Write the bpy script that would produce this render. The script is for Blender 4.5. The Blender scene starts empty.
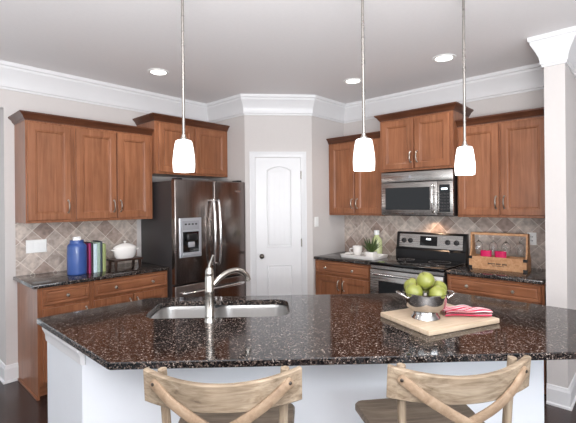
import bpy, bmesh, math, random
from mathutils import Vector, Matrix

C = bpy.context.scene.collection
S = bpy.context.scene
PI = math.pi
rad = math.radians

# ------------------------------------------------------------------ camera
YAW, ROLL, HC = rad(42.839), rad(0.545), 1.534
FWD = Vector((math.cos(YAW), math.sin(YAW), 0))
RGT = Vector((math.sin(YAW), -math.cos(YAW), 0))
UPV = Vector((0, 0, 1))
cr = RGT * math.cos(ROLL) - UPV * math.sin(ROLL)
cu = RGT * math.sin(ROLL) + UPV * math.cos(ROLL)
cam_data = bpy.data.cameras.new('camera')
cam_data.sensor_width = 36
cam_data.lens = 399.09 / 576 * 36
cam_data.shift_y = -8.12 / 576
cam_data.clip_start = 0.05
cam = bpy.data.objects.new('camera', cam_data)
C.objects.link(cam)
M = Matrix((cr, cu, -FWD)).transposed().to_4x4()
M.translation = Vector((0, 0, HC))
cam.matrix_world = M
S.camera = cam

# ------------------------------------------------------------------ world, daylight, added ceiling fill, exposure
W = bpy.data.worlds.new('world')
S.world = W
W.use_nodes = True
bg = W.node_tree.nodes['Background']
bg.inputs[0].default_value = (0.90, 0.95, 1.0, 1)
bg.inputs[1].default_value = 1.0

def area(name, loc, target, sx, sy, power, col):
    l = bpy.data.lights.new(name, 'AREA')
    l.shape = 'RECTANGLE'; l.size = sx; l.size_y = sy; l.energy = power; l.color = col
    o = bpy.data.objects.new(name, l); C.objects.link(o)
    o.location = loc
    o.rotation_euler = (Vector(target) - Vector(loc)).to_track_quat('-Z', 'Y').to_euler()
    return o
area('window_daylight_left', (-3.15, 0.9, 1.45), (0.6, 1.3, 1.15), 2.6, 1.7, 30, (0.86, 0.93, 1.0))
area('window_daylight_back', (0.2, -3.15, 1.45), (1.2, 0.6, 1.15), 2.6, 1.7, 112, (0.86, 0.93, 1.0))
area('added_ceiling_fill', (-0.75, -0.7, 1.35), (-0.55, -0.52, 2.77), 1.7, 1.7, 335, (0.97, 0.985, 1.0))  # added up-facing fill behind the camera, unseen, brightens the ceiling

S.view_settings.view_transform = 'Standard'
S.view_settings.look = 'None'
S.view_settings.gamma = 1
S.view_settings.use_curve_mapping = False
S.view_settings.exposure = 0.13

# ------------------------------------------------------------------ materials
def srgb(r, g, b):
    f = lambda c: (c / 255 / 12.92) if c / 255 <= 0.04045 else ((c / 255 + 0.055) / 1.055) ** 2.4
    return (f(r), f(g), f(b), 1)

def base_mat(name, rough=0.5, metal=0.0, spec=0.5):
    m = bpy.data.materials.new(name); m.use_nodes = True
    nt = m.node_tree; b = nt.nodes['Principled BSDF']
    b.inputs['Roughness'].default_value = rough
    b.inputs['Metallic'].default_value = metal
    b.inputs['Specular IOR Level'].default_value = spec
    return m, nt, b

def N(nt, t, **kw):
    n = nt.nodes.new(t)
    for k, v in kw.items(): setattr(n, k, v)
    return n

def ramp(nt, stops, interp='LINEAR'):
    n = nt.nodes.new('ShaderNodeValToRGB')
    n.color_ramp.interpolation = interp
    e = n.color_ramp.elements
    while len(e) > 1: e.remove(e[-1])
    e[0].position, e[0].color = stops[0]
    for p, c in stops[1:]:
        x = e.new(p); x.color = c
    return n

def coords(nt, scale=(1, 1, 1), rot=(0, 0, 0), per_object=True):
    tc = N(nt, 'ShaderNodeTexCoord')
    mp = N(nt, 'ShaderNodeMapping')
    mp.inputs['Scale'].default_value = scale
    mp.inputs['Rotation'].default_value = rot
    if per_object:
        oi = N(nt, 'ShaderNodeObjectInfo')
        ml = N(nt, 'ShaderNodeMath', operation='MULTIPLY'); ml.inputs[1].default_value = 37.0
        nt.links.new(oi.outputs['Random'], ml.inputs[0])
        ad = N(nt, 'ShaderNodeVectorMath', operation='ADD')
        nt.links.new(tc.outputs['Object'], ad.inputs[0]); nt.links.new(ml.outputs[0], ad.inputs[1])
        nt.links.new(ad.outputs[0], mp.inputs['Vector'])
    else:
        nt.links.new(tc.outputs['Object'], mp.inputs['Vector'])
    return mp.outputs['Vector']

def plain(name, col, rough=0.5, metal=0.0, spec=0.5, var=0.03, nscale=12, bump=0.0, coat=0.0):
    m, nt, b = base_mat(name, rough, metal, spec)
    v = coords(nt)
    no = N(nt, 'ShaderNodeTexNoise'); no.inputs['Scale'].default_value = nscale; no.inputs['Detail'].default_value = 4
    nt.links.new(v, no.inputs['Vector'])
    lo = tuple(c * (1 - var) for c in col[:3]) + (1,); hi = tuple(min(1, c * (1 + var)) for c in col[:3]) + (1,)
    r = ramp(nt, [(0.3, lo), (0.7, hi)])
    nt.links.new(no.outputs['Fac'], r.inputs[0]); nt.links.new(r.outputs[0], b.inputs['Base Color'])
    if bump:
        bp = N(nt, 'ShaderNodeBump'); bp.inputs['Strength'].default_value = bump; bp.inputs['Distance'].default_value = 0.002
        nt.links.new(no.outputs['Fac'], bp.inputs['Height']); nt.links.new(bp.outputs[0], b.inputs['Normal'])
    b.inputs['Coat Weight'].default_value = coat
    b.inputs['Coat Roughness'].default_value = 0.1
    return m

def wood(name, cols, scale, rough=0.35, coat=0.25, detail=6, bump=0.05, lo=0.25, hi=0.75, mottle=0.25):
    m, nt, b = base_mat(name, rough, 0.0, 0.32)
    v = coords(nt, scale)
    no = N(nt, 'ShaderNodeTexNoise'); no.inputs['Scale'].default_value = 1.0; no.inputs['Detail'].default_value = detail
    no.inputs['Roughness'].default_value = 0.6; no.inputs['Distortion'].default_value = 0.6
    nt.links.new(v, no.inputs['Vector'])
    n = len(cols)
    r = ramp(nt, [(lo + (hi - lo) * i / (n - 1), c) for i, c in enumerate(cols)])
    nt.links.new(no.outputs['Fac'], r.inputs[0])
    v2 = coords(nt, (6, 6, 3))
    n2 = N(nt, 'ShaderNodeTexNoise'); n2.inputs['Scale'].default_value = 1.2; n2.inputs['Detail'].default_value = 3
    nt.links.new(v2, n2.inputs['Vector'])
    r2 = ramp(nt, [(0.3, (1 - mottle, 1 - mottle, 1 - mottle, 1)), (0.7, (1, 1, 1, 1))])
    nt.links.new(n2.outputs['Fac'], r2.inputs[0])
    mx = N(nt, 'ShaderNodeMix', data_type='RGBA', blend_type='MULTIPLY'); mx.inputs['Factor'].default_value = 1
    nt.links.new(r.outputs[0], mx.inputs['A']); nt.links.new(r2.outputs[0], mx.inputs['B'])
    nt.links.new(mx.outputs['Result'], b.inputs['Base Color'])
    bp = N(nt, 'ShaderNodeBump'); bp.inputs['Strength'].default_value = bump; bp.inputs['Distance'].default_value = 0.002
    nt.links.new(no.outputs['Fac'], bp.inputs['Height']); nt.links.new(bp.outputs[0], b.inputs['Normal'])
    b.inputs['Coat Weight'].default_value = coat
    b.inputs['Coat Roughness'].default_value = 0.2
    return m

def brushed(name, col, rough, scale, var=0.12):
    m, nt, b = base_mat(name, rough, 1.0)
    v = coords(nt, scale)
    no = N(nt, 'ShaderNodeTexNoise'); no.inputs['Scale'].default_value = 1.0; no.inputs['Detail'].default_value = 3
    nt.links.new(v, no.inputs['Vector'])
    lo = tuple(c * (1 - var) for c in col[:3]) + (1,); hi = tuple(min(1, c * (1 + var)) for c in col[:3]) + (1,)
    r = ramp(nt, [(0.3, lo), (0.7, hi)])
    nt.links.new(no.outputs['Fac'], r.inputs[0]); nt.links.new(r.outputs[0], b.inputs['Base Color'])
    r2 = ramp(nt, [(0.3, (rough * .8,) * 3 + (1,)), (0.7, (rough * 1.2,) * 3 + (1,))])
    nt.links.new(no.outputs['Fac'], r2.inputs[0]); nt.links.new(r2.outputs[0], b.inputs['Roughness'])
    return m

def granite_mat():
    m, nt, b = base_mat('brown_black_granite', 0.085, 0, 0.6)
    v = coords(nt, per_object=False)
    dn = N(nt, 'ShaderNodeTexNoise'); dn.inputs['Scale'].default_value = 60
    nt.links.new(v, dn.inputs['Vector'])
    mxv = N(nt, 'ShaderNodeMix', data_type='RGBA', blend_type='MIX'); mxv.inputs['Factor'].default_value = 0.02
    nt.links.new(v, mxv.inputs['A']); nt.links.new(dn.outputs['Color'], mxv.inputs['B'])
    vo = N(nt, 'ShaderNodeTexVoronoi'); vo.inputs['Scale'].default_value = 118
    nt.links.new(mxv.outputs['Result'], vo.inputs['Vector'])
    sp = N(nt, 'ShaderNodeSeparateColor'); nt.links.new(vo.outputs['Color'], sp.inputs[0])
    r = ramp(nt, [(0.0, srgb(14, 14, 16)), (0.40, srgb(30, 25, 25)), (0.57, srgb(49, 41, 38)), (0.75, srgb(72, 60, 55)), (0.86, srgb(18, 17, 19))], 'CONSTANT')
    nt.links.new(sp.outputs[0], r.inputs[0])
    v3 = N(nt, 'ShaderNodeTexVoronoi'); v3.inputs['Scale'].default_value = 210
    nt.links.new(mxv.outputs['Result'], v3.inputs['Vector'])
    s3 = N(nt, 'ShaderNodeSeparateColor'); nt.links.new(v3.outputs['Color'], s3.inputs[0])
    f3 = ramp(nt, [(0, (1, 1, 1, 1)), (0.17, (0, 0, 0, 1)), (0.855, (1, 1, 1, 1))], 'CONSTANT')
    nt.links.new(s3.outputs[0], f3.inputs[0])
    r3 = ramp(nt, [(0, srgb(12, 12, 14)), (0.5, srgb(98, 84, 76)), (0.91, srgb(118, 105, 97)), (0.97, srgb(156, 145, 137))], 'CONSTANT')
    nt.links.new(s3.outputs[0], r3.inputs[0])
    mx = N(nt, 'ShaderNodeMix', data_type='RGBA', blend_type='MIX')
    nt.links.new(f3.outputs[0], mx.inputs['Factor'])
    nt.links.new(r.outputs[0], mx.inputs['A']); nt.links.new(r3.outputs[0], mx.inputs['B'])
    nt.links.new(mx.outputs['Result'], b.inputs['Base Color'])
    return m

def tile_mat():
    m, nt, b = base_mat('diamond_travertine_tile', 0.42)
    tc = N(nt, 'ShaderNodeTexCoord')
    sx = N(nt, 'ShaderNodeSeparateXYZ'); nt.links.new(tc.outputs['Object'], sx.inputs[0])
    def mth(op, a, c):
        n = N(nt, 'ShaderNodeMath', operation=op)
        for i, q in enumerate((a, c)):
            if isinstance(q, (int, float)): n.inputs[i].default_value = q
            else: nt.links.new(q, n.inputs[i])
        return n.outputs[0]
    h = mth('ADD', sx.outputs[0], sx.outputs[1])
    u = mth('MULTIPLY', mth('ADD', h, sx.outputs[2]), 0.7071)
    w = mth('MULTIPLY', mth('SUBTRACT', h, sx.outputs[2]), 0.7071)
    cb = N(nt, 'ShaderNodeCombineXYZ'); nt.links.new(u, cb.inputs[0]); nt.links.new(w, cb.inputs[1])
    br = N(nt, 'ShaderNodeTexBrick', offset=0.0, squash=1.0)
    br.inputs['Scale'].default_value = 1.0
    br.inputs['Brick Width'].default_value = 0.132; br.inputs['Row Height'].default_value = 0.132
    br.inputs['Mortar Size'].default_value = 0.0026; br.inputs['Mortar Smooth'].default_value = 0.2
    br.inputs['Color1'].default_value = (0, 0, 0, 1); br.inputs['Color2'].default_value = (1, 1, 1, 1)
    br.inputs['Mortar'].default_value = (0.5, 0.5, 0.5, 1)
    nt.links.new(cb.outputs[0], br.inputs['Vector'])
    rc = ramp(nt, [(0, srgb(150, 128, 117)), (0.35, srgb(176, 158, 147)), (0.65, srgb(186, 172, 162)), (1, srgb(206, 194, 183))])
    nt.links.new(br.outputs['Color'], rc.inputs[0])
    no = N(nt, 'ShaderNodeTexNoise'); no.inputs['Scale'].default_value = 22; no.inputs['Detail'].default_value = 6
    nt.links.new(tc.outputs['Object'], no.inputs['Vector'])
    rn = ramp(nt, [(0.34, (0.70, 0.68, 0.67, 1)), (0.64, (1.16, 1.15, 1.15, 1))])
    nt.links.new(no.outputs['Fac'], rn.inputs[0])
    mx = N(nt, 'ShaderNodeMix', data_type='RGBA', blend_type='MULTIPLY'); mx.inputs['Factor'].default_value = 1
    nt.links.new(rc.outputs[0], mx.inputs['A']); nt.links.new(rn.outputs[0], mx.inputs['B'])
    m2 = N(nt, 'ShaderNodeMix', data_type='RGBA', blend_type='MIX')
    nt.links.new(br.outputs['Fac'], m2.inputs['Factor']); nt.links.new(mx.outputs['Result'], m2.inputs['A'])
    m2.inputs['B'].default_value = srgb(218, 207, 197)
    nt.links.new(m2.outputs['Result'], b.inputs['Base Color'])
    bp = N(nt, 'ShaderNodeBump', invert=True); bp.inputs['Strength'].default_value = 0.4; bp.inputs['Distance'].default_value = 0.002
    nt.links.new(br.outputs['Fac'], bp.inputs['Height']); nt.links.new(bp.outputs[0], b.inputs['Normal'])
    return m

def floor_mat():
    m, nt, b = base_mat('dark_plank_floor', 0.22)
    v = coords(nt, per_object=False)
    br = N(nt, 'ShaderNodeTexBrick', offset=0.37)
    br.inputs['Scale'].default_value = 1; br.inputs['Brick Width'].default_value = 1.1; br.inputs['Row Height'].default_value = 0.125
    br.inputs['Mortar Size'].default_value = 0.0025
    br.inputs['Color1'].default_value = srgb(46, 34, 32); br.inputs['Color2'].default_value = srgb(70, 52, 47)
    br.inputs['Mortar'].default_value = srgb(20, 15, 14)
    nt.links.new(v, br.inputs['Vector'])
    v2 = coords(nt, (3, 40, 1), per_object=False)
    no = N(nt, 'ShaderNodeTexNoise'); no.inputs['Scale'].default_value = 1.5; no.inputs['Detail'].default_value = 5
    nt.links.new(v2, no.inputs['Vector'])
    rn = ramp(nt, [(0.3, (0.7, 0.7, 0.7, 1)), (0.7, (1.2, 1.2, 1.2, 1))]); nt.links.new(no.outputs['Fac'], rn.inputs[0])
    mx = N(nt, 'ShaderNodeMix', data_type='RGBA', blend_type='MULTIPLY'); mx.inputs['Factor'].default_value = 1
    nt.links.new(br.outputs['Color'], mx.inputs['A']); nt.links.new(rn.outputs[0], mx.inputs['B'])
    nt.links.new(mx.outputs['Result'], b.inputs['Base Color'])
    return m

def stripe_mat():
    m, nt, b = base_mat('red_white_striped_cotton', 0.85)
    tc = N(nt, 'ShaderNodeTexCoord')
    sx = N(nt, 'ShaderNodeSeparateXYZ'); nt.links.new(tc.outputs['UV'], sx.inputs[0])
    ml = N(nt, 'ShaderNodeMath', operation='MULTIPLY'); ml.inputs[1].default_value = 9.0
    nt.links.new(sx.outputs[1], ml.inputs[0])
    fr = N(nt, 'ShaderNodeMath', operation='FRACT'); nt.links.new(ml.outputs[0], fr.inputs[0])
    r = ramp(nt, [(0, srgb(196, 50, 82)), (0.42, srgb(226, 206, 206)), (0.62, srgb(204, 92, 116)), (0.82, srgb(240, 228, 226))], 'CONSTANT')
    nt.links.new(fr.outputs[0], r.inputs[0]); nt.links.new(r.outputs[0], b.inputs['Base Color'])
    return m

def glass_mat(name, col=(1, 1, 1, 1), rough=0.0):
    m, nt, b = base_mat(name, rough)
    b.inputs['Base Color'].default_value = col
    b.inputs['Transmission Weight'].default_value = 1.0
    b.inputs['IOR'].default_value = 1.45
    return m

def glow(name, col, strength):
    m, nt, b = base_mat(name, 0.4)
    b.inputs['Base Color'].default_value = (0.9, 0.9, 0.88, 1)
    b.inputs['Emission Color'].default_value = col
    b.inputs['Emission Strength'].default_value = strength
    return m

MT = {}
MT['wall'] = plain('greige_wall_paint', srgb(203, 197, 194), 0.7, nscale=40, var=0.01)
MT['ceiling'] = plain('ceiling_paint', srgb(236, 233, 233), 0.8, nscale=40, var=0.01)
MT['trim'] = plain('white_trim_paint', srgb(220, 219, 220), 0.35, nscale=8, var=0.01)
MT['panel'] = plain('white_island_paint', srgb(214, 217, 222), 0.4, nscale=8, var=0.01)
MT['floor'] = floor_mat()
MT['tile'] = tile_mat()
MT['granite'] = granite_mat()
CW = [srgb(124, 76, 51), srgb(142, 90, 61), srgb(154, 101, 71), srgb(167, 114, 82)]
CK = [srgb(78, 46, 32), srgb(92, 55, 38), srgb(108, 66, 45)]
MT['wood'] = wood('maple_cabinet_upright', CW, (38, 38, 2.0), 0.3, 0.08, bump=0.02)
MT['wood_h'] = wood('maple_cabinet_level', CW, (2.0, 38, 38), 0.3, 0.08, bump=0.02)
OAK = [srgb(98, 82, 66), srgb(138, 120, 100), srgb(162, 145, 124), srgb(182, 167, 147)]
MT['wood_crown'] = wood('maple_crown_painted_shade', CK, (2.0, 38, 38), 0.3, 0.08, bump=0.02)  # cabinet maple in darker tones: the crown's shade is painted into the colour
MT['oak'] = wood('weathered_oak_level', OAK, (5, 60, 60), 0.6, 0.0, bump=0.25, mottle=0.35)
MT['oak_v'] = wood('weathered_oak_upright', OAK, (60, 60, 5), 0.6, 0.0, bump=0.25, mottle=0.2)
MT['oak_seat'] = wood('weathered_oak_seat', [srgb(88, 76, 64), srgb(116, 102, 88), srgb(140, 126, 110)], (5, 60, 60), 0.55, 0.0, bump=0.25)
MT['strap'] = wood('bentwood_strap', [srgb(124, 102, 82), srgb(150, 127, 104), srgb(168, 147, 125)], (30, 30, 30), 0.55, 0.0, bump=0.2, mottle=0.15)
MT['maple_board'] = wood('pale_maple_board', [srgb(184, 160, 134), srgb(198, 178, 154), srgb(210, 192, 170)], (4, 50, 50), 0.45, 0.1, mottle=0.1)
MT['pine'] = wood('pine_crate', [srgb(166, 116, 80), srgb(192, 144, 104), srgb(208, 166, 126)], (40, 4, 40), 0.5, 0.0, mottle=0.15)
MT['dark_wood'] = wood('dark_walnut', [srgb(38, 24, 20), srgb(60, 40, 32), srgb(74, 50, 40)], (6, 50, 50), 0.35, 0.2)
MT['steel'] = brushed('brushed_steel', (0.46, 0.44, 0.42), 0.27, (2, 2, 160))
MT['steel_dark'] = brushed('dark_brushed_steel', (0.25, 0.215, 0.20), 0.2, (160, 160, 2))
MT['steel_bright'] = brushed('polished_steel', (0.78, 0.77, 0.76), 0.12, (20, 20, 20), 0.04)
MT['steel_bowl'] = brushed('mirror_steel', (0.52, 0.51, 0.50), 0.07, (20, 20, 20), 0.04)
MT['sink'] = brushed('satin_sink_steel', (0.50, 0.49, 0.48), 0.36, (120, 120, 6), 0.02)
MT['nickel'] = brushed('brushed_nickel', (0.48, 0.45, 0.41), 0.2, (20, 20, 120), 0.06)
MT['pull'] = brushed('pewter_pull', (0.42, 0.38, 0.34), 0.3, (30, 30, 30), 0.1)
MT['knob_metal'] = brushed('champagne_knob', (0.80, 0.74, 0.64), 0.25, (20, 20, 20), 0.04)
MT['rod'] = brushed('satin_nickel_rod', (0.36, 0.34, 0.315), 0.3, (20, 20, 60), 0.06)
MT['bronze'] = brushed('dark_bronze', (0.10, 0.085, 0.075), 0.35, (30, 30, 30), 0.1)
MT['fridge_side'] = plain('charcoal_enamel', srgb(52, 49, 50), 0.4, var=0.05, nscale=300, bump=0.05)
MT['black_glass'] = plain('black_glass', srgb(12, 12, 14), 0.05, var=0.02)
MT['black'] = plain('black_plastic', srgb(24, 23, 25), 0.35, var=0.05)
MT['grey_plastic'] = plain('grey_plastic', srgb(150, 150, 154), 0.35, var=0.03)
MT['dispenser'] = plain('silver_plastic', srgb(176, 178, 184), 0.3, metal=0.4, var=0.03)
MT['white_plastic'] = plain('white_plastic', srgb(240, 240, 238), 0.35, var=0.01)
MT['ceramic'] = plain('white_ceramic', srgb(240, 236, 232), 0.15, var=0.01, coat=0.5)
MT['blue'] = plain('cobalt_blue_glaze', srgb(52, 84, 150), 0.4, var=0.12, nscale=5, coat=0.3)
MT['pink'] = plain('hot_pink_paper', srgb(196, 14, 84), 0.6, var=0.08)
MT['pale_green'] = plain('pale_green_liquid_bottle', srgb(206, 214, 160), 0.2, var=0.04, coat=0.4)
MT['leaf'] = plain('succulent_leaf', srgb(66, 84, 40), 0.45, var=0.3, nscale=9)
MT['soil'] = plain('potting_soil', srgb(60, 46, 36), 0.9, var=0.3, nscale=120)
MT['apple'] = plain('green_apple_skin', srgb(128, 132, 58), 0.35, var=0.16, nscale=22, coat=0.3)
MT['stem'] = plain('apple_stem', srgb(84, 60, 34), 0.8)
MT['paper'] = plain('book_pages', srgb(228, 222, 208), 0.8, var=0.06, nscale=90)
MT['towel'] = stripe_mat()
MT['glass'] = glass_mat('clear_glass')
MT['shade'] = glow('lit_opal_glass', (1.0, 0.97, 0.93, 1), 1.5)
MT['lens'] = glow('lit_downlight_lens', (1.0, 0.97, 0.92, 1), 5.0)
MT['display'] = glow('lit_clock_digits', (0.75, 0.9, 1.0, 1), 2.0)
for k, c in dict(magenta=(150, 26, 92), charcoal=(40, 38, 42), ice=(196, 214, 222), sage=(150, 172, 156), slate=(52, 60, 70), olive=(150, 160, 104)).items():
    MT['book_' + k] = plain('book_cloth_' + k, srgb(*c), 0.55, var=0.08, nscale=60)

# ------------------------------------------------------------------ mesh helpers
class MB:
    def __init__(s): s.bm = bmesh.new()
    def box(s, x0, x1, y0, y1, z0, z1, bev=0.0, seg=2):
        vs = [s.bm.verts.new((x, y, z)) for z in (z0, z1) for y in (y0, y1) for x in (x0, x1)]
        fs = [(0, 2, 3, 1), (4, 5, 7, 6), (0, 1, 5, 4), (1, 3, 7, 5), (3, 2, 6, 7), (2, 0, 4, 6)]
        faces = [s.bm.faces.new([vs[i] for i in f]) for f in fs]
        if bev > 0:
            es = list({e for f in faces for e in f.edges})
            bmesh.ops.bevel(s.bm, geom=es, offset=bev, segments=seg, affect='EDGES', profile=0.5)
        return s
    def loft(s, loops, cap0=True, cap1=True, closed=True):
        L = [[s.bm.verts.new(p) for p in lp] for lp in loops]
        n = len(L[0])
        for a, b in zip(L, L[1:]):
            for i in range(n if closed else n - 1):
                j = (i + 1) % n
                s.bm.faces.new((a[i], a[j], b[j], b[i]))
        if cap0: s.bm.faces.new(L[0][::-1])
        if cap1: s.bm.faces.new(L[-1])
        return s
    def lathe(s, prof, n=24, c=(0, 0, 0), sx=1, sy=1, cap0=False, cap1=False):
        loops = []
        for r, z in prof:
            r = max(r, 0.0004)
            loops.append([(c[0] + r * sx * math.cos(2 * PI * i / n), c[1] + r * sy * math.sin(2 * PI * i / n), c[2] + z) for i in range(n)])
        return s.loft(loops, cap0, cap1)
    def cyl(s, p0, p1, r0, r1=None, n=16):
        return s.tube([p0, p1], [r0, r1 if r1 is not None else r0], n)
    def tube(s, pts, r, n=10, flat=None):
        pts = [Vector(p) for p in pts]
        if not isinstance(r, (list, tuple)): r = [r] * len(pts)
        loops = []; up = None
        for i, p in enumerate(pts):
            t = (pts[min(i + 1, len(pts) - 1)] - pts[max(i - 1, 0)]).normalized()
            if up is None:
                up = Vector((0, 0, 1)) if abs(t.z) < 0.9 else Vector((1, 0, 0))
            a = t.cross(up).normalized(); b = a.cross(t).normalized(); up = b
            loops.append([tuple(p + a * (r[i] * math.cos(2 * PI * k / n)) + b * (r[i] * (flat or 1) * math.sin(2 * PI * k / n))) for k in range(n)])
        return s.loft(loops)
    def prism(s, poly, z0, z1):
        return s.loft([[(x, y, z0) for x, y in poly], [(x, y, z1) for x, y in poly]])
    def sweep(s, path, prof, closed_path=False):
        # path: 2-D points; prof: closed outline of (offset to the right of travel, z)
        P = [Vector((p[0], p[1])) for p in path]; loops = []
        def nrm(a, b):
            d = (b - a).normalized(); return Vector((d.y, -d.x))
        for i, p in enumerate(P):
            if i == 0: m = nrm(P[0], P[1])
            elif i == len(P) - 1: m = nrm(P[-2], P[-1])
            else:
                n0, n1 = nrm(P[i - 1], p), nrm(p, P[i + 1])
                m = (n0 + n1); m = m / max(0.2, m.dot(n0))
            loops.append([(p.x + m.x * o, p.y + m.y * o, z) for o, z in prof])
        return s.loft(loops)
    def build(s, name, mat, parent=None, sharp=35, kind=None):
        bmesh.ops.recalc_face_normals(s.bm, faces=s.bm.faces)
        me = bpy.data.meshes.new(name); s.bm.to_mesh(me); s.bm.free()
        me.materials.append(MT[mat] if isinstance(mat, str) else mat)
        for p in me.polygons: p.use_smooth = True
        me.set_sharp_from_angle(angle=rad(sharp))
        o = bpy.data.objects.new(name, me); C.objects.link(o)
        if parent is not None: o.parent = parent
        elif kind: o['kind'] = kind
        return o

def tag(o, label, cat, group=None):
    o['label'] = label; o['category'] = cat
    if group: o['group'] = group
    return o
def thing(name, label, cat, loc=(0, 0, 0), rz=0.0, group=None):
    o = bpy.data.objects.new(name, None); C.objects.link(o)
    o.empty_display_size = 0.05
    o.location = loc; o.rotation_euler = (0, 0, rz)
    return tag(o, label, cat, group)
def dup(root, loc, rz, label):
    c = root.copy(); C.objects.link(c); c.location = loc; c.rotation_euler = (0, 0, rz); c['label'] = label
    for ch in list(root.children):
        k = ch.copy(); C.objects.link(k); k.parent = c
        for g in list(ch.children):
            q = g.copy(); C.objects.link(q); q.parent = k
    return c
def rect(x0, x1, z0, z1, i, y):
    return [(x0 + i, y, z0 + i), (x1 - i, y, z0 + i), (x1 - i, y, z1 - i), (x0 + i, y, z1 - i)]
def smoothstep_curve(pts, n):
    # Catmull-Rom through pts
    P = [Vector(p) for p in pts]; P = [P[0] * 2 - P[1]] + P + [P[-1] * 2 - P[-2]]; out = []
    for i in range(1, len(P) - 2):
        for k in range(n):
            t = k / n; a, b, c, d = P[i - 1], P[i], P[i + 1], P[i + 2]
            out.append(0.5 * ((2 * b) + (c - a) * t + (2 * a - 5 * b + 4 * c - d) * t * t + (3 * b - a - 3 * c + d) * t ** 3))
    out.append(P[-2]); return out

# ------------------------------------------------------------------ setting
YA, XB, ZC = 4.163, 4.247, 2.771
PA, PB = (3.022, 3.47), (3.596, 2.948)         # pantry front corners
WX, WY0, WY1 = 3.555, 0.497, 0.630             # wing wall at the right
CT = 0.915                                      # counter height

MB().box(-3.4, 5.6, -3.4, 6, -0.1, 0).build('floor', 'floor', kind='structure')
MB().box(-3.4, 5.6, -3.4, 6, ZC, ZC + 0.1).build('ceiling', 'ceiling', kind='structure')
wl = MB(); wl.box(0.868, 3.03, YA, YA + 0.60, 0, ZC); wl.box(-3.4, 0.868, YA, YA + 0.60, 2.39, ZC)
wall_left = wl.build('wall_left', 'wall', kind='structure')
wall_right = MB().box(XB, XB + 0.15, 0.5, 3.0, 0, ZC).build('wall_right', 'wall', kind='structure')
MB().prism([(3.022, YA + .1), PA, PB, (XB + .1, 2.948), (XB + .1, YA + .1)], 0, ZC).build('wall_pantry', 'wall', kind='structure')
MB().box(WX, 5.6, WY0, WY1, 0, ZC).build('wall_end', 'wall', kind='structure')
MB().box(5.6, 5.75, -3.4, WY1, 0, ZC).build('wall_far_right', 'wall', kind='structure')

# the living side of the room behind the camera: two walls with tall windows
def window_wall(name, axis, spans, end):
    m = MB(); z0, z1 = 0.45, 2.30
    def seg(a, b, za, zb):
        if axis == 'x': m.box(-3.4, -3.22, a, b, za, zb)
        else: m.box(a, b, -3.4, -3.22, za, zb)
    p = -3.4
    for a, b in spans:
        seg(p, a, 0, ZC); seg(a, b, 0, z0); seg(a, b, z1, ZC); p = b
    seg(p, end, 0, ZC)
    m.build(name, 'wall', kind='structure')
    for i, (a, b) in enumerate(spans):
        m = MB(); mid = (a + b) / 2
        for u0, u1, v0, v1 in ((a, a + .06, z0, z1), (b - .06, b, z0, z1), (a + .06, b - .06, z0, z0 + .06), (a + .06, b - .06, z1 - .06, z1), (mid - .025, mid + .025, z0 + .06, z1 - .06), (a + .06, b - .06, 1.36, 1.41)):
            if axis == 'x': m.box(-3.34, -3.28, u0, u1, v0, v1)
            else: m.box(u0, u1, -3.34, -3.28, v0, v1)
        m.build('window_%d' % (i + (1 if axis == 'x' else 3)), 'trim', kind='structure')
window_wall('wall_far_left', 'x', [(-0.5, 0.8), (1.1, 2.4)], 4.1)
window_wall('wall_back', 'y', [(-1.2, 0.1), (0.4, 1.7)], 5.6)

# crown moulding all round
crown = [(0, ZC), (0, 2.55), (0.012, 2.55), (0.014, 2.566), (0.022, 2.572), (0.024, 2.60), (0.030, 2.625), (0.046, 2.662),
         (0.066, 2.70), (0.076, 2.715), (0.078, 2.735), (0.088, 2.742), (0.092, ZC)]
MB().sweep([(-3.2, YA), (3.022, YA), PA, PB, (XB, 2.948), (XB, WY1), (WX, WY1), (WX, WY0), (5.6, WY0)], crown).build('trim_1', 'trim', kind='structure', sharp=25)
# baseboards
bb = [(0, 0.0), (0.026, 0.0), (0.026, 0.014), (0.016, 0.022), (0.016, 0.118), (0.010, 0.13), (0.008, 0.145), (0, 0.15)]
MB().sweep([(0.868, YA + .60), (0.868, YA), (0.964, YA)][0:3], [(o, z) for o, z in bb]).build('baseboard_left', 'trim', kind='structure', sharp=25)
MB().sweep([(WX, WY1), (WX, WY0), (5.6, WY0)], bb).build('baseboard_end', 'trim', kind='structure', sharp=25)

# tile splashbacks (parts of their walls)
MB().box(0.945, 2.06, YA - 0.008, YA, CT, 1.40).build('backsplash', 'tile', wall_left)
MB().box(XB - 0.008, XB, WY1, 2.946, 0.86, 1.45).build('backsplash', 'tile', wall_right)

# pantry door
dv = Vector((PB[0] - PA[0], PB[1] - PA[1])); DLn = dv.length
drz = math.atan2(dv.y, dv.x)
door = bpy.data.objects.new('door_1', None); C.objects.link(door); door['kind'] = 'structure'
door.location = (PA[0], PA[1], 0); door.rotation_euler = (0, 0, drz)
x0, x1, zt = 0.118, 0.640, 2.062
m = MB(); m.box(x0, x1, -0.012, 0.0, 0.008, zt, 0.002, 1)
def arch_loop(xa, xb, za, zb, rise, i, y, n=10):
    pts = [(xa + i, y, za + i), (xb - i, y, za + i)]
    for k in range(n + 1):
        t = k / n; x = (xb - i) + (xa - xb + 2 * i) * t
        pts.append((x, y, zb - i + rise * (1 - (2 * t - 1) ** 2)))
    return pts
for za, zb, rise in ((1.03, 1.925, 0.045), (0.20, 0.83, 0.0)):
    xa, xb = x0 + 0.125, x1 - 0.105
    m.loft([arch_loop(xa, xb, za, zb, rise, i, y) for i, y in ((0, -0.012), (0.003, -0.020), (0.010, -0.020), (0.018, -0.0125), (0.026, -0.014))], False, True)
    pw = (xb - xa - 0.066) / 4
    for k in range(4):
        m.box(xa + 0.033 + k * pw + 0.0015, xa + 0.033 + (k + 1) * pw - 0.0015, -0.0165, -0.012, za + 0.036, zb - 0.032, 0.001, 1)
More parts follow.
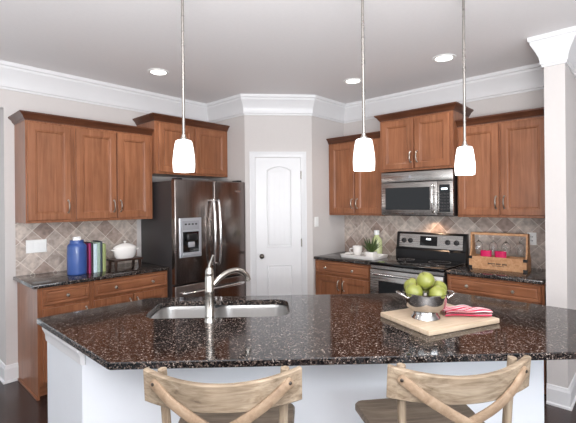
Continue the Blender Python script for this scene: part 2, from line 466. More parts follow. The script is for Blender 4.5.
m.build('slab', 'trim', door, sharp=25)
m = MB()
cas = [(0, 0), (0, 0.012), (0.006, 0.016), (0.045, 0.022), (0.052, 0.026), (0.064, 0.026), (0.066, 0)]
def caspt(o, h, side):
    return o, h
# casing: swept around the opening in the door plane
loops = []
for (px, pz, ox, oz) in ((x0 - 0.002, 0, -1, 0), (x0 - 0.002, zt + 0.004, -1, 1), (x1 + 0.002, zt + 0.004, 1, 1), (x1 + 0.002, 0, 1, 0)):
    loops.append([(px + ox * o, -h, pz + oz * o) for o, h in cas])
m.loft(loops); m.build('casing', 'trim', door, sharp=25)
m = MB(); zk = 0.932; xk = x0 + 0.066
def ylathe(m, prof, cx, cz, y0, n=20):
    loops = [[(cx + max(r, .0004) * math.cos(2 * PI * i / n), y0 - d, cz + max(r, .0004) * math.sin(2 * PI * i / n)) for i in range(n)] for r, d in prof]
    m.loft(loops)
ylathe(m, [(0.026, 0), (0.026, 0.004), (0.02, 0.008), (0.010, 0.012), (0.009, 0.026), (0.018, 0.030), (0.026, 0.038), (0.027, 0.046), (0.022, 0.055), (0.010, 0.060), (0, 0.061)], xk, zk, -0.012)
m.build('knob', 'bronze', door)
for hz in (1.86, 1.08):
    m = MB(); m.box(x1 - 0.004, x1 + 0.010, -0.020, -0.008, hz - 0.045, hz + 0.045, 0.001, 1); m.cyl((x1 + 0.003, -0.024, hz - 0.047), (x1 + 0.003, -0.024, hz + 0.047), 0.006)
    m.build('hinge', 'nickel', door)

# ------------------------------------------------------------------ lamps of the room
def recessed(x, y, label):
    t = thing('recessed_ceiling_light', label, 'ceiling light', (x, y, ZC), 0, 'recessed ceiling lights')
    MB().lathe([(0.070, 0.0), (0.070, -0.004), (0.078, -0.008), (0.096, -0.006), (0.099, 0.0)], 32).build('trim_ring', 'white_plastic', t)
    MB().lathe([(0.0, -0.002), (0.069, -0.002)], 32).build('lens', 'lens', t)
    l = bpy.data.lights.new('downlight', 'SPOT'); l.energy = 17; l.spot_size = rad(125); l.spot_blend = 0.8; l.shadow_soft_size = 0.07; l.color = (1, 0.965, 0.92)
    o = bpy.data.objects.new('downlight', l); C.objects.link(o); o.parent = t; o.location = (0, 0, -0.02)
recessed(1.916, 3.409, 'white recessed ceiling light nearest the refrigerator, above left cabinets')
recessed(3.43, 2.264, 'white recessed ceiling light in front of the microwave wall, beside middle pendant rod')
recessed(3.436, 1.341, 'white recessed ceiling light nearest the right-hand wall end')

def pendant(x, y, zb, label):
    t = thing('pendant_light', label, 'pendant light', (x, y, zb), 0, 'pendant lights over the island')
    h = ZC - zb
    MB().lathe([(0, h), (0.056, h), (0.058, h - 0.006), (0.05, h - 0.014), (0.012, h - 0.018), (0.0, h - 0.018)], 28).build('canopy', 'nickel', t)
    MB().cyl((0, 0, 0.19), (0, 0, h - 0.015), 0.0075, n=12).build('rod', 'rod', t)
    MB().lathe([(0.0, 0.196), (0.010, 0.196), (0.012, 0.182), (0.019, 0.176), (0.021, 0.158), (0.0, 0.158)], 24).build('socket', 'nickel', t)
    pr = [(0.018, 0.166), (0.036, 0.165), (0.042, 0.160), (0.046, 0.145), (0.0515, 0.11), (0.0562, 0.07), (0.0572, 0.045), (0.0562, 0.02), (0.054, 0.0),
          (0.051, 0.0), (0.0532, 0.02), (0.0542, 0.045), (0.0532, 0.07), (0.0485, 0.11), (0.043, 0.145), (0.038, 0.157), (0.018, 0.161)]
    MB().lathe(pr, 32).build('shade', 'shade', t)
    MB().lathe([(0, 0.155), (0.012, 0.15), (0.013, 0.12), (0.022, 0.09), (0.026, 0.065), (0.018, 0.042), (0, 0.035)], 20).build('bulb', 'lens', t)
    l = bpy.data.lights.new('pendant_glow', 'POINT'); l.energy = 1.3; l.shadow_soft_size = 0.03; l.color = (1, 0.93, 0.85)
    o = bpy.data.objects.new('pendant_glow', l); C.objects.link(o); o.parent = t; o.location = (0, 0, -0.035)
pendant(1.169, 1.828, 1.705, 'opal glass pendant light on a nickel rod hanging above the sink')
pendant(1.813, 1.133, 1.703, 'opal glass pendant light on a nickel rod hanging between sink and fruit bowl')
pendant(2.435, 0.833, 1.692, 'opal glass pendant light on a nickel rod hanging nearest the white wall end')

# ------------------------------------------------------------------ cabinets
def door_front(m, x0, x1, z0, z1, yf, th=0.02, fr=0.058):
    seq = [(0, yf + th), (0, yf + 0.004), (0.004, yf), (fr - 0.006, yf), (fr, yf + 0.003), (fr + 0.006, yf + 0.003), (fr + 0.014, yf + 0.011)]
    m.loft([rect(x0, x1, z0, z1, i, y) for i, y in seq])
def drawer_front(m, x0, x1, z0, z1, yf, th=0.02):
    seq = [(0, yf + th), (0, yf + 0.004), (0.004, yf), (0.018, yf), (0.024, yf + 0.005), (0.028, yf + 0.005), (0.036, yf + 0.001)]
    m.loft([rect(x0, x1, z0, z1, i, y) for i, y in seq])
def pull(parent, x, z, yf, L=0.105):
    m = MB()
    pts = [(x, yf, z - L / 2), (x, yf - 0.016, z - L / 2 + 0.006), (x, yf - 0.026, z - L * .25), (x, yf - 0.030, z), (x, yf - 0.026, z + L * .25), (x, yf - 0.016, z + L / 2 - 0.006), (x, yf, z + L / 2)]
    m.tube(smoothstep_curve(pts, 4), 0.0058, 10)
    for s in (-1, 1): ylathe(m, [(0.009, 0), (0.009, 0.003), (0.006, 0.006)], x, z + s * L / 2, yf, 12)
    m.build('handle', 'pull', parent)
def knob(parent, x, z, yf):
    m = MB(); ylathe(m, [(0.009, 0), (0.007, 0.004), (0.006, 0.012), (0.013, 0.017), (0.0155, 0.023), (0.012, 0.029), (0, 0.031)], x, z, yf, 18)
    m.build('knob', 'knob_metal', parent)
CROWN = [(-0.004, 0), (0.004, 0), (0.006, 0.010), (0.014, 0.016), (0.024, 0.036), (0.040, 0.050), (0.046, 0.054), (0.048, 0.066), (-0.004, 0.066)]

def wall_cab(loc, rz, w, d, h, doors, label, crown_left=True, crown_right=True, name='wall_cabinet', pulls=True, side_left=0.0):
    """origin front-left-bottom, x right, y into the wall; doors = (x0, x1, handle side)"""
    t = thing(name, label, 'cabinet', loc, rz, 'wall cabinets')
    hb = h - 0.055
    m = MB(); m.box(0, w, 0, d, 0, hb, 0.0015, 1); m.build('body', 'wood', t)
    for (a, b, side) in doors:
        m = MB(); door_front(m, a, b, 0.022, hb - 0.03, -0.021); dr = m.build('door', 'wood', t, sharp=25)
        xh = b - 0.026 if side == 'r' else a + 0.026
        if pulls: pull(dr, xh, 0.022 + 0.115, -0.021)
    path = [(0, 0), (w, 0)]
    if crown_left: path = [(0, d)] + path
    if crown_right: path = path + [(w, d)]
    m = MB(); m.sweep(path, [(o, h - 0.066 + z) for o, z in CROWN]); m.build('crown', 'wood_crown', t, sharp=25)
    return t
RB = -PI / 2
D0 = 0.33
yu = YA - D0
wall_cab((0.945, yu, 1.388), 0, 0.375, D0, 0.924, [(0.012, 0.345, 'r')], 'single-door maple wall cabinet at the far left end above the light switches', True, False)
wall_cab((1.321, yu, 1.388), 0, 0.752, D0, 0.924, [(0.012, 0.372, 'r'), (0.384, 0.715, 'l')], 'two-door maple wall cabinet above the books and white tureen', False, False)
wall_cab((2.075, 3.783, 1.853), 0, 0.945, YA - 3.783, 0.611, [(0.036, 0.462, 'r'), (0.484, 0.910, 'l')], 'raised two-door maple cabinet above the refrigerator', True, False, pulls=False)
xu = XB - D0
wall_cab((xu, 2.946, 1.388), RB, 0.756, D0, 0.924, [(0.030, 0.372, 'r'), (0.388, 0.730, 'l')], 'two-door maple wall cabinet above the white tray, beside the pantry corner', False, False)
wall_cab((XB - 0.42, 2.187, 1.856), RB, 0.776, 0.42, 0.608, [(0.030, 0.380, 'r'), (0.396, 0.746, 'l')], 'raised two-door maple cabinet directly above the microwave', True, True)
wall_cab((xu, 1.410, 1.388), RB, 0.756, D0, 0.924, [(0.016, 0.368, 'r'), (0.384, 0.738, 'l')], 'two-door maple wall cabinet above the wine glass crate', False, False)

def base_cab(loc, rz, w, d, cols, label, left_end=False):
    """cols: list of (x0, x1, [knob xs], [(door x0, x1, side)])"""
    t = thing('base_cabinet', label, 'cabinet', loc, rz, 'base cabinets')
    H = CT - 0.031
    m = MB(); m.box(0, w, 0.0, d, 0.10, H, 0.0015, 1); m.build('body', 'wood', t)
    m = MB(); m.box(0, w, 0.065, d, 0.0, 0.10); m.build('toe_kick', 'wood_h', t)
    if left_end:
        m = MB(); m.box(-0.012, 0.0, -0.004, d, 0.0, H); m.box(-0.022, -0.012, 0.0, d, 0, 0.02, 0.004, 2); m.build('end_panel', 'wood', t)
    for (a, b, kx, drs) in cols:
        m = MB(); drawer_front(m, a, b, 0.735, 0.868, -0.021); dw = m.build('drawer', 'wood_h', t, sharp=25)
        for k in kx: knob(dw, k, 0.80, -0.021)
        for (p, q, side) in drs:
            m = MB(); door_front(m, p, q, 0.125, 0.71, -0.021); dr = m.build('door', 'wood', t, sharp=25)
            pull(dr, q - 0.028 if side == 'r' else p + 0.028, 0.62, -0.021)
    return t
yb = 3.59
base_cab((0.968, yb, 0), 0, 0.396, YA - yb - 0.001, [(0.024, 0.376, [0.20], [(0.024, 0.376, 'r')])], 'narrow maple base cabinet with one drawer at the left counter end', True)
base_cab((1.365, yb, 0), 0, 0.730, YA - yb - 0.001, [(0.020, 0.718, [0.200, 0.555], [(0.020, 0.362, 'r'), (0.376, 0.718, 'l')])], 'wide maple base cabinet under the books, beside the refrigerator')
xb = XB - 0.61
base_cab((xb, 2.946, 0), RB, 0.754, 0.594, [(0.026, 0.730, [0.175, 0.535], [(0.026, 0.374, 'r'), (0.386, 0.730, 'l')])], 'maple base cabinet between the pantry corner and the range')
base_cab((xb, 1.412, 0), RB, 0.758, 0.594, [(0.018, 0.738, [0.185, 0.545], [(0.018, 0.372, 'r'), (0.384, 0.738, 'l')])], 'maple base cabinet under the wine glass crate, right of the range')

# ------------------------------------------------------------------ countertops
def slab(name, label, x0, x1, y0, y1):
    m = MB(); m.box(x0, x1, y0, y1, CT - 0.031, CT, 0.005, 2)
    return tag(m.build(name, 'granite'), label, 'countertop', 'granite countertops')
slab('countertop', 'dark granite countertop along the left wall beside the refrigerator', 0.922, 2.099, 3.554, YA - 0.009)
slab('countertop', 'dark granite countertop left of the range under the white tray', XB - 0.645, XB - 0.009, 2.187, 2.944)
slab('countertop', 'dark granite countertop right of the range under the crate', XB - 0.645, XB - 0.009, 0.656, 1.408)

# island
def island_base():
    t = thing('kitchen_island', 'white painted kitchen island base under the large granite top', 'kitchen island')
    poly = [(0.70, 2.455), (0.70, 1.956), (2.246, 0.41), (2.72, 0.52), (2.73, 1.03), (1.32, 2.44)]
    m = MB(); z1 = CT - 0.032
    lo = [(x, y, 0.0) for x, y in poly]; hi = [(x, y, z1) for x, y in poly]
    m.loft([lo, hi], True, False); m.build('body', 'panel', t)
    m = MB(); m.sweep([(0.70, 2.455), (0.70, 1.956), (0.712, 1.944)], [(0, z1), (0, z1 - 0.085), (0.006, z1 - 0.085), (0.009, z1 - 0.07), (0.010, z1 - 0.05), (0.020, z1 - 0.025), (0.024, z1 - 0.02), (0.026, z1)])
    m.build('moulding', 'trim', t, sharp=25)
    m = MB(); m.sweep([(0.70, 2.455), (0.70, 1.956), (2.246, 0.41), (2.72, 0.52)], [(0, 0), (0.014, 0), (0.014, 0.09), (0.008, 0.10), (0, 0.105)])
    m.build('base_trim', 'trim', t, sharp=25)
island_base()

SRZ = -PI / 4
ex, ey = Vector((math.cos(SRZ), math.sin(SRZ))), Vector((-math.sin(SRZ), math.cos(SRZ)))
def diag(xl, yl): p = ex * xl + ey * yl; return (p.x, p.y)
def rounded(x0, x1, y0, y1, r, n=6):
    out = []
    for cx, cy, a in ((x1 - r, y0 + r, -90), (x1 - r, y1 - r, 0), (x0 + r, y1 - r, 90), (x0 + r, y0 + r, 180)):
        for k in range(n + 1):
            q = rad(a + 90 * k / n); out.append((cx + r * math.cos(q), cy + r * math.sin(q)))
    return out
SX0, SX1, SY0, SY1 = -0.715, 0.085, 2.195, 2.575
hole = [diag(*p) for p in rounded(SX0, SX1, SY0, SY1, 0.085)]
outer = [(0.664, 2.515), (0.664, 1.588), (2.15, 0.09), (2.77, 0.09), (2.77, 1.04), (1.335, 2.475)]
def soft(poly, r=0.012):
    out = []
    n = len(poly)
    for i, p in enumerate(poly):
        p = Vector(p); a = (Vector(poly[i - 1]) - p).normalized(); b = (Vector(poly[(i + 1) % n]) - p).normalized()
        for k in range(5):
            t = k / 4; out.append(tuple((p + a * r) * (1 - t) ** 2 + p * 2 * t * (1 - t) + (p + b * r) * t * t))
    return out
def island_top():
    bm = bmesh.new(); z0, z1 = CT - 0.031, CT; e = 0.004
    o = soft(outer)
    cx = sum(p[0] for p in outer) / 6; cy = sum(p[1] for p in outer) / 6
    def inset(poly, d, sign):
        out = []; n = len(poly)
        for i in range(n):
            p = Vector(poly[i]); t = (Vector(poly[(i + 1) % n]) - Vector(poly[i - 1])).normalized()
            out.append((p.x - sign * t.y * d, p.y + sign * t.x * d))
        return out
    def ring(poly, z): return [bm.verts.new((x, y, z)) for x, y in poly]
    def join(a, b):
        n = len(a)
        for i in range(n): bm.faces.new((a[i], a[(i + 1) % n], b[(i + 1) % n], b[i]))
    oi = inset(o, e, 1); hi_ = inset(hole, -e, 1)
    oA, oB, oC, oD = ring(oi, z0), ring(o, z0 + e), ring(o, z1 - e), ring(oi, z1)
    join(oA, oB); join(oB, oC); join(oC, oD)
    hA, hB, hC = ring(hole, z0), ring(hole, z1 - e), ring(hi_, z1)
    join(hA, hB); join(hB, hC)
    def loop_edges(r): return [bm.edges.get((r[i], r[(i + 1) % len(r)])) for i in range(len(r))]
    bmesh.ops.triangle_fill(bm, use_beauty=True, use_dissolve=False, edges=loop_edges(oD) + loop_edges(hC))
    bmesh.ops.triangle_fill(bm, use_beauty=True, use_dissolve=False, edges=loop_edges(oA) + loop_edges(hA))
    m = MB(); m.bm.free(); m.bm = bm
    return tag(m.build('island_countertop', 'granite', sharp=30), 'large six-sided dark brown granite island top with the sink cut-out', 'countertop', 'granite countertops')
island_top()

# ------------------------------------------------------------------ sink and faucet
def sink():
    t = thing('double_sink', 'stainless double-bowl undermount sink set in the granite island', 'sink', (0, 0, 0), SRZ)
    zt = CT - 0.034
    def bowl(x0, x1, depth):
        m = MB(); L = []
        for i, z, r in ((-0.012, zt, 0.09), (0.0, zt, 0.085), (0.004, zt - 0.02, 0.082), (0.014, zt - depth + 0.05, 0.075), (0.03, zt - depth + 0.012, 0.06), (0.06, zt - depth, 0.04)):
            L.append([(x, y, z) for x, y in rounded(x0 + i, x1 - i, SY0 + i, SY1 - i, r)])
        m.loft(L, False, True)
        b = m.build('bowl', 'sink', t, sharp=50)
        cx, cy = (x0 + x1) / 2, (SY0 + SY1) / 2
        m = MB(); m.lathe([(0.0, 0.004), (0.02, 0.004), (0.03, 0.006), (0.042, 0.004), (0.044, 0.0)], 24, (cx, cy, zt - depth)); m.build('drain', 'steel_bright', b)
    bowl(SX0 + 0.004, -0.372, 0.17)
    bowl(-0.350, SX1 - 0.004, 0.20)
sink()

def faucet():
    t = thing('faucet', 'brushed nickel single-lever kitchen faucet standing by the island sink', 'faucet', (1.255, 1.732, CT), -rad(47.2))
    MB().lathe([(0, 0), (0.030, 0), (0.030, 0.006), (0.027, 0.012), (0.0255, 0.03), (0.0255, 0.036), (0.0235, 0.04), (0.0235, 0.15), (0.0245, 0.155), (0.0245, 0.165), (0.0235, 0.17),
                (0.0235, 0.235), (0.021, 0.245), (0.0225, 0.25), (0.021, 0.27), (0.014, 0.285), (0.0, 0.287)], 28).build('body', 'nickel', t, sharp=40)
    pts = [(0.018, 0.008, 0.195), (0.045, 0.028, 0.222), (0.085, 0.06, 0.248), (0.125, 0.090, 0.254), (0.158, 0.115, 0.241), (0.180, 0.132, 0.217), (0.187, 0.138, 0.192)]
    c = smoothstep_curve(pts, 5)
    rr = [0.0145 + 0.004 * (i / (len(c) - 1)) ** 2 for i in range(len(c))]
    MB().tube(c, rr, 14).build('spout', 'nickel', t, sharp=50)
    MB().tube([(0.0, 0, 0.27), (0.004, -0.002, 0.30), (0.014, -0.005, 0.325), (0.024, -0.008, 0.352)], [0.012, 0.0095, 0.008, 0.0075], 12).build('lever', 'nickel', t, sharp=50)
faucet()

# ------------------------------------------------------------------ refrigerator
def fridge():
    t = thing('refrigerator', 'stainless french-door refrigerator with ice and water dispenser', 'refrigerator', (2.10, 3.453, 0))
    w, H = 0.912, 1.782
    m = MB(); m.box(0.004, w - 0.004, 0.075, 0.69, 0.03, H - 0.012, 0.004, 2); m.box(0.03, w - .03, 0.1, 0.66, 0, 0.04); m.build('body', 'fridge_side', t)
    mid = 0.468; zs = 0.735
    def dpan(x0, x1, z0, z1, name, mat='steel_dark'):
        m = MB(); m.box(x0, x1, 0, 0.068, z0, z1, 0.012, 3); return m.build(name, mat, t)
    dl = dpan(0.0, mid - 0.003, zs + 0.005, H, 'door'); dr = dpan(mid + 0.003, w, zs + 0.005, H, 'door'); fz = dpan(0.0, w, 0.07, zs - 0.005, 'freezer_drawer')
    def bar(x, z0, z1, par):
        m = MB(); pts = [(x, -0.002, z0), (x, -0.04, z0 + 0.012), (x, -0.060, z0 + (z1 - z0) * .25), (x, -0.066, (z0 + z1) / 2), (x, -0.060, z0 + (z1 - z0) * .75), (x, -0.04, z1 - 0.012), (x, -0.002, z1)]
        m.tube(smoothstep_curve(pts, 5), 0.0135, 14); m.build('handle', 'steel_bright', par)
    bar(mid - 0.032, 0.90, 1.575, dl); bar(mid + 0.036, 0.90, 1.575, dr)
    m = MB(); m.tube(smoothstep_curve([(0.07, -0.002, 0.655), (0.085, -0.045, 0.655), (0.25, -0.062, 0.655), (w / 2, -0.066, 0.655), (w - 0.25, -0.062, 0.655), (w - 0.085, -0.045, 0.655), (w - 0.07, -0.002, 0.655)], 5), 0.0135, 14)
    m.build('handle', 'steel_bright', fz)
    # dispenser
    dx0, dx1, dz0, dz1 = 0.045, 0.300, 1.005, 1.398
    d = MB(); d.loft([rect(dx0, dx1, dz0, dz1, i, y) for i, y in ((0, 0.002), (0.0, -0.010), (0.006, -0.014))]); dp = d.build('dispenser', 'dispenser', t, sharp=25)
    m = MB(); m.box(dx0 + 0.03, dx1 - 0.03, -0.0175, -0.013, dz0 + 0.275, dz1 - 0.028, 0.002, 1); m.build('control_panel', 'grey_plastic', dp)
    for k in range(4):
        m = MB(); m.box(dx0 + 0.055 + k * 0.04, dx0 + 0.078 + k * 0.04, -0.0195, -0.016, dz1 - 0.070, dz1 - 0.055); m.build('button', 'black', dp)
    m = MB(); m.box(dx0 + 0.035, dx1 - 0.035, -0.0165, -0.013, dz0 + 0.05, dz0 + 0.255, 0.002, 1); m.build('recess', 'black_glass', dp)
    m = MB(); m.box(dx0 + 0.07, dx0 + 0.19, -0.045, -0.015, dz0 + 0.165, dz0 + 0.235, 0.012, 3); m.build('nozzle', 'black', dp)
    m = MB(); m.box(dx0 + 0.09, dx0 + 0.165, -0.03, -0.015, dz0 + 0.10, dz0 + 0.155, 0.006, 2); m.build('paddle', 'dispenser', dp)
    m = MB(); m.box(dx0 + 0.02, dx1 - 0.02, -0.034, -0.013, dz0 + 0.018, dz0 + 0.045, 0.006, 2); m.build('drip_tray', 'dispenser', dp)
    m = MB(); m.box(w - 0.145, w - 0.075, -0.002, 0.001, H - 0.115, H - 0.100, 0.001, 1); m.build('badge', 'steel_bright', dr)
    for x in (0.04, w - 0.10):
        m = MB(); m.box(x, x + 0.06, 0.02, 0.12, H - 0.004, H + 0.016, 0.005, 2); m.build('hinge_cover', 'black', t)
fridge()

# ------------------------------------------------------------------ microwave
def microwave():
    t = thing('microwave', 'stainless over-range microwave under the raised cabinet', 'microwave', (XB - 0.42, 2.180, 1.394), RB)
    w, h, d = 0.758, 0.452, 0.411
    m = MB(); m.box(0, w, 0.03, d, 0, h, 0.003, 1); m.build('body', 'black', t)
    m = MB(); m.box(0, w, 0.002, 0.03, h - 0.103, h, 0.006, 2); v = m.build('vent_panel', 'steel', t)
    m = MB(); m.lathe([(0, 0.0), (0.016, 0.0), (0.016, 0.0015), (0, 0.0015)], 24); b = m.build('badge', 'grey_plastic', v); b.rotation_euler = (PI / 2, 0, 0); b.location = (0.33, 0.002, h - 0.05)
    x1 = 0.605
    m = MB(); m.box(0, x1, 0, 0.03, 0.006, h - 0.108, 0.006, 2); dr = m.build('door', 'steel', t)
    m = MB(); m.box(0.048, 0.535, -0.003, 0.004, 0.062, 0.292, 0.003, 1); m.build('window', 'black_glass', dr)
    m = MB(); m.tube(smoothstep_curve([(0.573, 0.002, 0.035), (0.573, -0.03, 0.05), (0.573, -0.045, 0.11), (0.573, -0.050, 0.172), (0.573, -0.045, 0.235), (0.573, -0.03, 0.295), (0.573, 0.002, 0.31)], 5), 0.0125, 12)
    m.build('handle', 'steel_bright', dr)
    m = MB(); m.box(x1 + 0.003, w, 0, 0.03, 0.006, h - 0.108, 0.005, 2); cp = m.build('control_panel', 'steel', t)
    m = MB(); m.box(x1 + 0.022, w - 0.028, -0.003, 0.004, 0.045, 0.308, 0.003, 1); kp = m.build('keypad', 'black_glass', cp)
    m = MB(); m.box(x1 + 0.045, w - 0.05, -0.0042, -0.002, 0.258, 0.275); m.build('display', 'display', cp)
    m = MB()
    for r in range(6):
        for c in range(3): m.box(x1 + 0.036 + c * 0.030, x1 + 0.056 + c * 0.030, -0.0045, -0.002, 0.065 + r * 0.029, 0.080 + r * 0.029)
    m.build('keys', 'fridge_side', cp)
    l = bpy.data.lights.new('hood_lamp', 'SPOT'); l.energy = 4.5; l.spot_size = rad(130); l.spot_blend = 0.7; l.color = (1, 0.66, 0.42); l.shadow_soft_size = 0.03
    o = bpy.data.objects.new('hood_lamp', l); C.objects.link(o); o.parent = t; o.location = (0.42, 0.30, -0.012)
microwave()

# ------------------------------------------------------------------ range
def stove():
    t = thing('range_stove', 'black and stainless electric range with glass cooktop', 'stove', (XB - 0.665, 2.181, 0), RB)
    w = 0.762
    m = MB(); m.box(0.002, w - 0.002, 0.03, 0.653, 0.03, 0.90, 0.002, 1); m.box(0.03, w - .03, 0.07, 0.62, 0, 0.04); m.build('body', 'black', t)
    m = MB(); m.box(0, w, 0.0, 0.56, 0.898, 0.926, 0.007, 3); ct = m.build('cooktop', 'black_glass', t)
    for (x, y, r) in ((0.20, 0.16, 0.105), (0.56, 0.16, 0.085), (0.20, 0.41, 0.085), (0.56, 0.41, 0.105)):
        m = MB(); m.lathe([(r - 0.003, 0.0004), (r, 0.0008), (r + 0.002, 0.0004)], 40, (x, y, 0.926)); m.build('burner_ring', 'grey_plastic', ct)
    # backguard with a sloping face
    m = MB()
    def prof(y): return None
    pr = [(0.56, 0.90), (0.56, 1.015), (0.575, 1.03), (0.600, 1.190), (0.612, 1.203), (0.652, 1.203), (0.652, 0.90)]
    m.loft([[(x, y, z) for y, z in pr] for x in (0, w)]); bgd = m.build('backguard', 'black', t)
    def on(a, b, s0, s1, off, th):
        y0, z0, y1, z1 = 0.575, 1.03, 0.600, 1.190
        d = Vector((0, y1 - y0, z1 - z0)); n = Vector((0, -(z1 - z0), y1 - y0)).normalized()
        p = lambda s: Vector((0, y0, z0)) + d * s
        lo = [p(s0) - n * th, p(s1) - n * th, p(s1) + n * off, p(s0) + n * off]
        return [[(x, q.y, q.z) for q in lo] for x in (a, b)]
    m = MB(); m.loft(on(0.035, w - 0.035, 0.06, 0.94, 0.003, 0.004)); m.build('control_panel', 'steel', bgd)
    m = MB(); m.loft(on(0.275, 0.465, 0.22, 0.84, 0.005, 0.0)); m.build('clock_panel', 'black_glass', bgd)
    m = MB(); m.loft(on(0.345, 0.395, 0.60, 0.70, 0.006, 0.0)); m.build('display', 'display', bgd)
    for x in (0.09, 0.165, 0.575, 0.665):
        y, z = 0.588, 1.11; n = Vector((0, -0.160, 0.025)).normalized()
        m = MB(); c = Vector((x, y, z)); m.tube([c + n * 0.0, c + n * 0.008, c + n * 0.0085, c + n * 0.030, c + n * 0.032], [0.027, 0.027, 0.022, 0.020, 0.016], 20); m.build('knob', 'black', bgd)
    m = MB(); m.box(0.004, w - 0.004, 0.008, 0.035, 0.862, 0.896, 0.003, 1); m.build('front_rail', 'steel', t)
    m = MB(); m.box(0.004, w - 0.004, -0.005, 0.03, 0.255, 0.855, 0.006, 2); dr = m.build('oven_door', 'steel', t)
    m = MB(); m.box(0.10, w - 0.10, -0.008, 0.0, 0.36, 0.745, 0.003, 1); m.build('window', 'black_glass', dr)
    m = MB(); m.tube(smoothstep_curve([(0.06, -0.003, 0.815), (0.065, -0.045, 0.815), (0.2, -0.055, 0.815), (w / 2, -0.058, 0.815), (w - 0.2, -0.055, 0.815), (w - 0.065, -0.045, 0.815), (w - 0.06, -0.003, 0.815)], 5), 0.012, 12); m.build('handle', 'steel_bright', dr)
    m = MB(); m.box(0.004, w - 0.004, 0.0, 0.03, 0.06, 0.245, 0.006, 2); m.build('storage_drawer', 'steel', t)
stove()

# ------------------------------------------------------------------ switches and outlet
def plate(name, label, cat, loc, rz, w, h, rockers):
    t = thing(name, label, cat, loc, rz)
    m = MB(); m.loft([rect(-w / 2, w / 2, -h / 2, h / 2, i, y) for i, y in ((0, 0), (0.0, -0.003), (0.004, -0.006))]); m.build('plate', 'white_plastic', t, sharp=25)
    for x in rockers:
        m = MB(); m.box(x - 0.016, x + 0.016, -0.009, -0.004, -0.033, 0.033, 0.002, 1); r = m.build('rocker' if name == 'light_switch' else 'socket', 'white_plastic', t)
        if name != 'light_switch':
            for z in (-0.018, 0.018):
                m = MB(); m.box(x - 0.008, x - 0.004, -0.0098, -0.008, z - 0.006, z + 0.006); m.box(x + 0.004, x + 0.008, -0.0098, -0.008, z - 0.006, z + 0.006); m.build('slots', 'black', r)
plate('light_switch', 'white three-gang light switch plate on the left backsplash', 'light switch', (1.105, YA - 0.008, 1.166), 0, 0.165, 0.118, (-0.046, 0, 0.046))
plate('light_switch', 'white single light switch on the plain wall beside the pantry door', 'light switch', (3.668, 2.948, 1.315), 0, 0.072, 0.115, (0,))
plate('power_outlet', 'white power outlet on the tiled wall right of the crate', 'outlet', (XB - 0.008, 0.857, 1.186), RB, 0.072, 0.115, (0,))

# ------------------------------------------------------------------ left counter things
def canister():
    t = thing('canister', 'tall cobalt blue canister with a white lid on the left counter', 'canister', (1.340, 3.84, CT))
    MB().lathe([(0, 0), (0.074, 0), (0.079, 0.005), (0.080, 0.02), (0.080, 0.245), (0.077, 0.262), (0.062, 0.276), (0.057, 0.28), (0.057, 0.303), (0.055, 0.307), (0, 0.307)], 32).build('body', 'blue', t, sharp=50)
    MB().lathe([(0, 0.307), (0.034, 0.307), (0.034, 0.330), (0.030, 0.336), (0, 0.337)], 28).build('lid', 'white_plastic', t, sharp=50)
canister()
def book(x, w, h, d, mat, label, y=3.80):
    t = thing('book', label, 'book', (x, y, CT), 0, 'books standing on the left counter')
    m = MB(); m.box(0, 0.003, 0.004, d, 0, h); m.box(w - 0.003, w, 0.004, d, 0, h)
    n = 6; L = []
    arc = [(w * (i / n), 0.004 - 0.004 * math.sin(PI * i / n)) for i in range(n + 1)] + [(w, 0.006), (0, 0.006)]
    m.loft([[(a, b, z) for a, b in arc] for z in (0, h)])
    m.build('cover', mat, t, sharp=40)
    MB().box(0.0031, w - 0.0031, 0.0062, d - 0.004, 0.003, h - 0.004).build('pages', 'paper', t)
bx = 1.428
for w, h, d, mt, lb in ((0.022, 0.270, 0.17, 'book_magenta', 'magenta hardback book next to the blue canister'), (0.020, 0.276, 0.18, 'book_charcoal', 'charcoal hardback book second from the blue canister'),
                        (0.034, 0.262, 0.18, 'book_ice', 'pale ice-blue hardback book, thickest spine of the row'), (0.028, 0.272, 0.17, 'book_sage', 'sage green hardback book between the pale blue and slate spines'),
                        (0.020, 0.282, 0.18, 'book_slate', 'tall slate-blue hardback book near the stand end of the row'), (0.030, 0.258, 0.17, 'book_olive', 'olive hardback book beside the dark wooden stand')):
    book(bx, w - 0.001, h, d, mt, lb); bx += w
def riser():
    t = thing('wooden_stand', 'small dark wooden riser stand carrying the white tureen', 'stand', (1.790, 3.86, CT))
    m = MB(); m.box(-0.145, 0.145, -0.085, 0.085, 0.076, 0.096, 0.005, 2); m.build('top', 'dark_wood', t)
    for x in (-0.118, 0.118):
        for y in (-0.066, 0.066):
            m = MB(); m.loft([[(x + a * k, y + c * k, z) for a, c in ((-1, -1), (1, -1), (1, 1), (-1, 1))] for k, z in ((0.008, 0.0), (0.012, 0.077))]); m.build('leg', 'dark_wood', t)
riser()
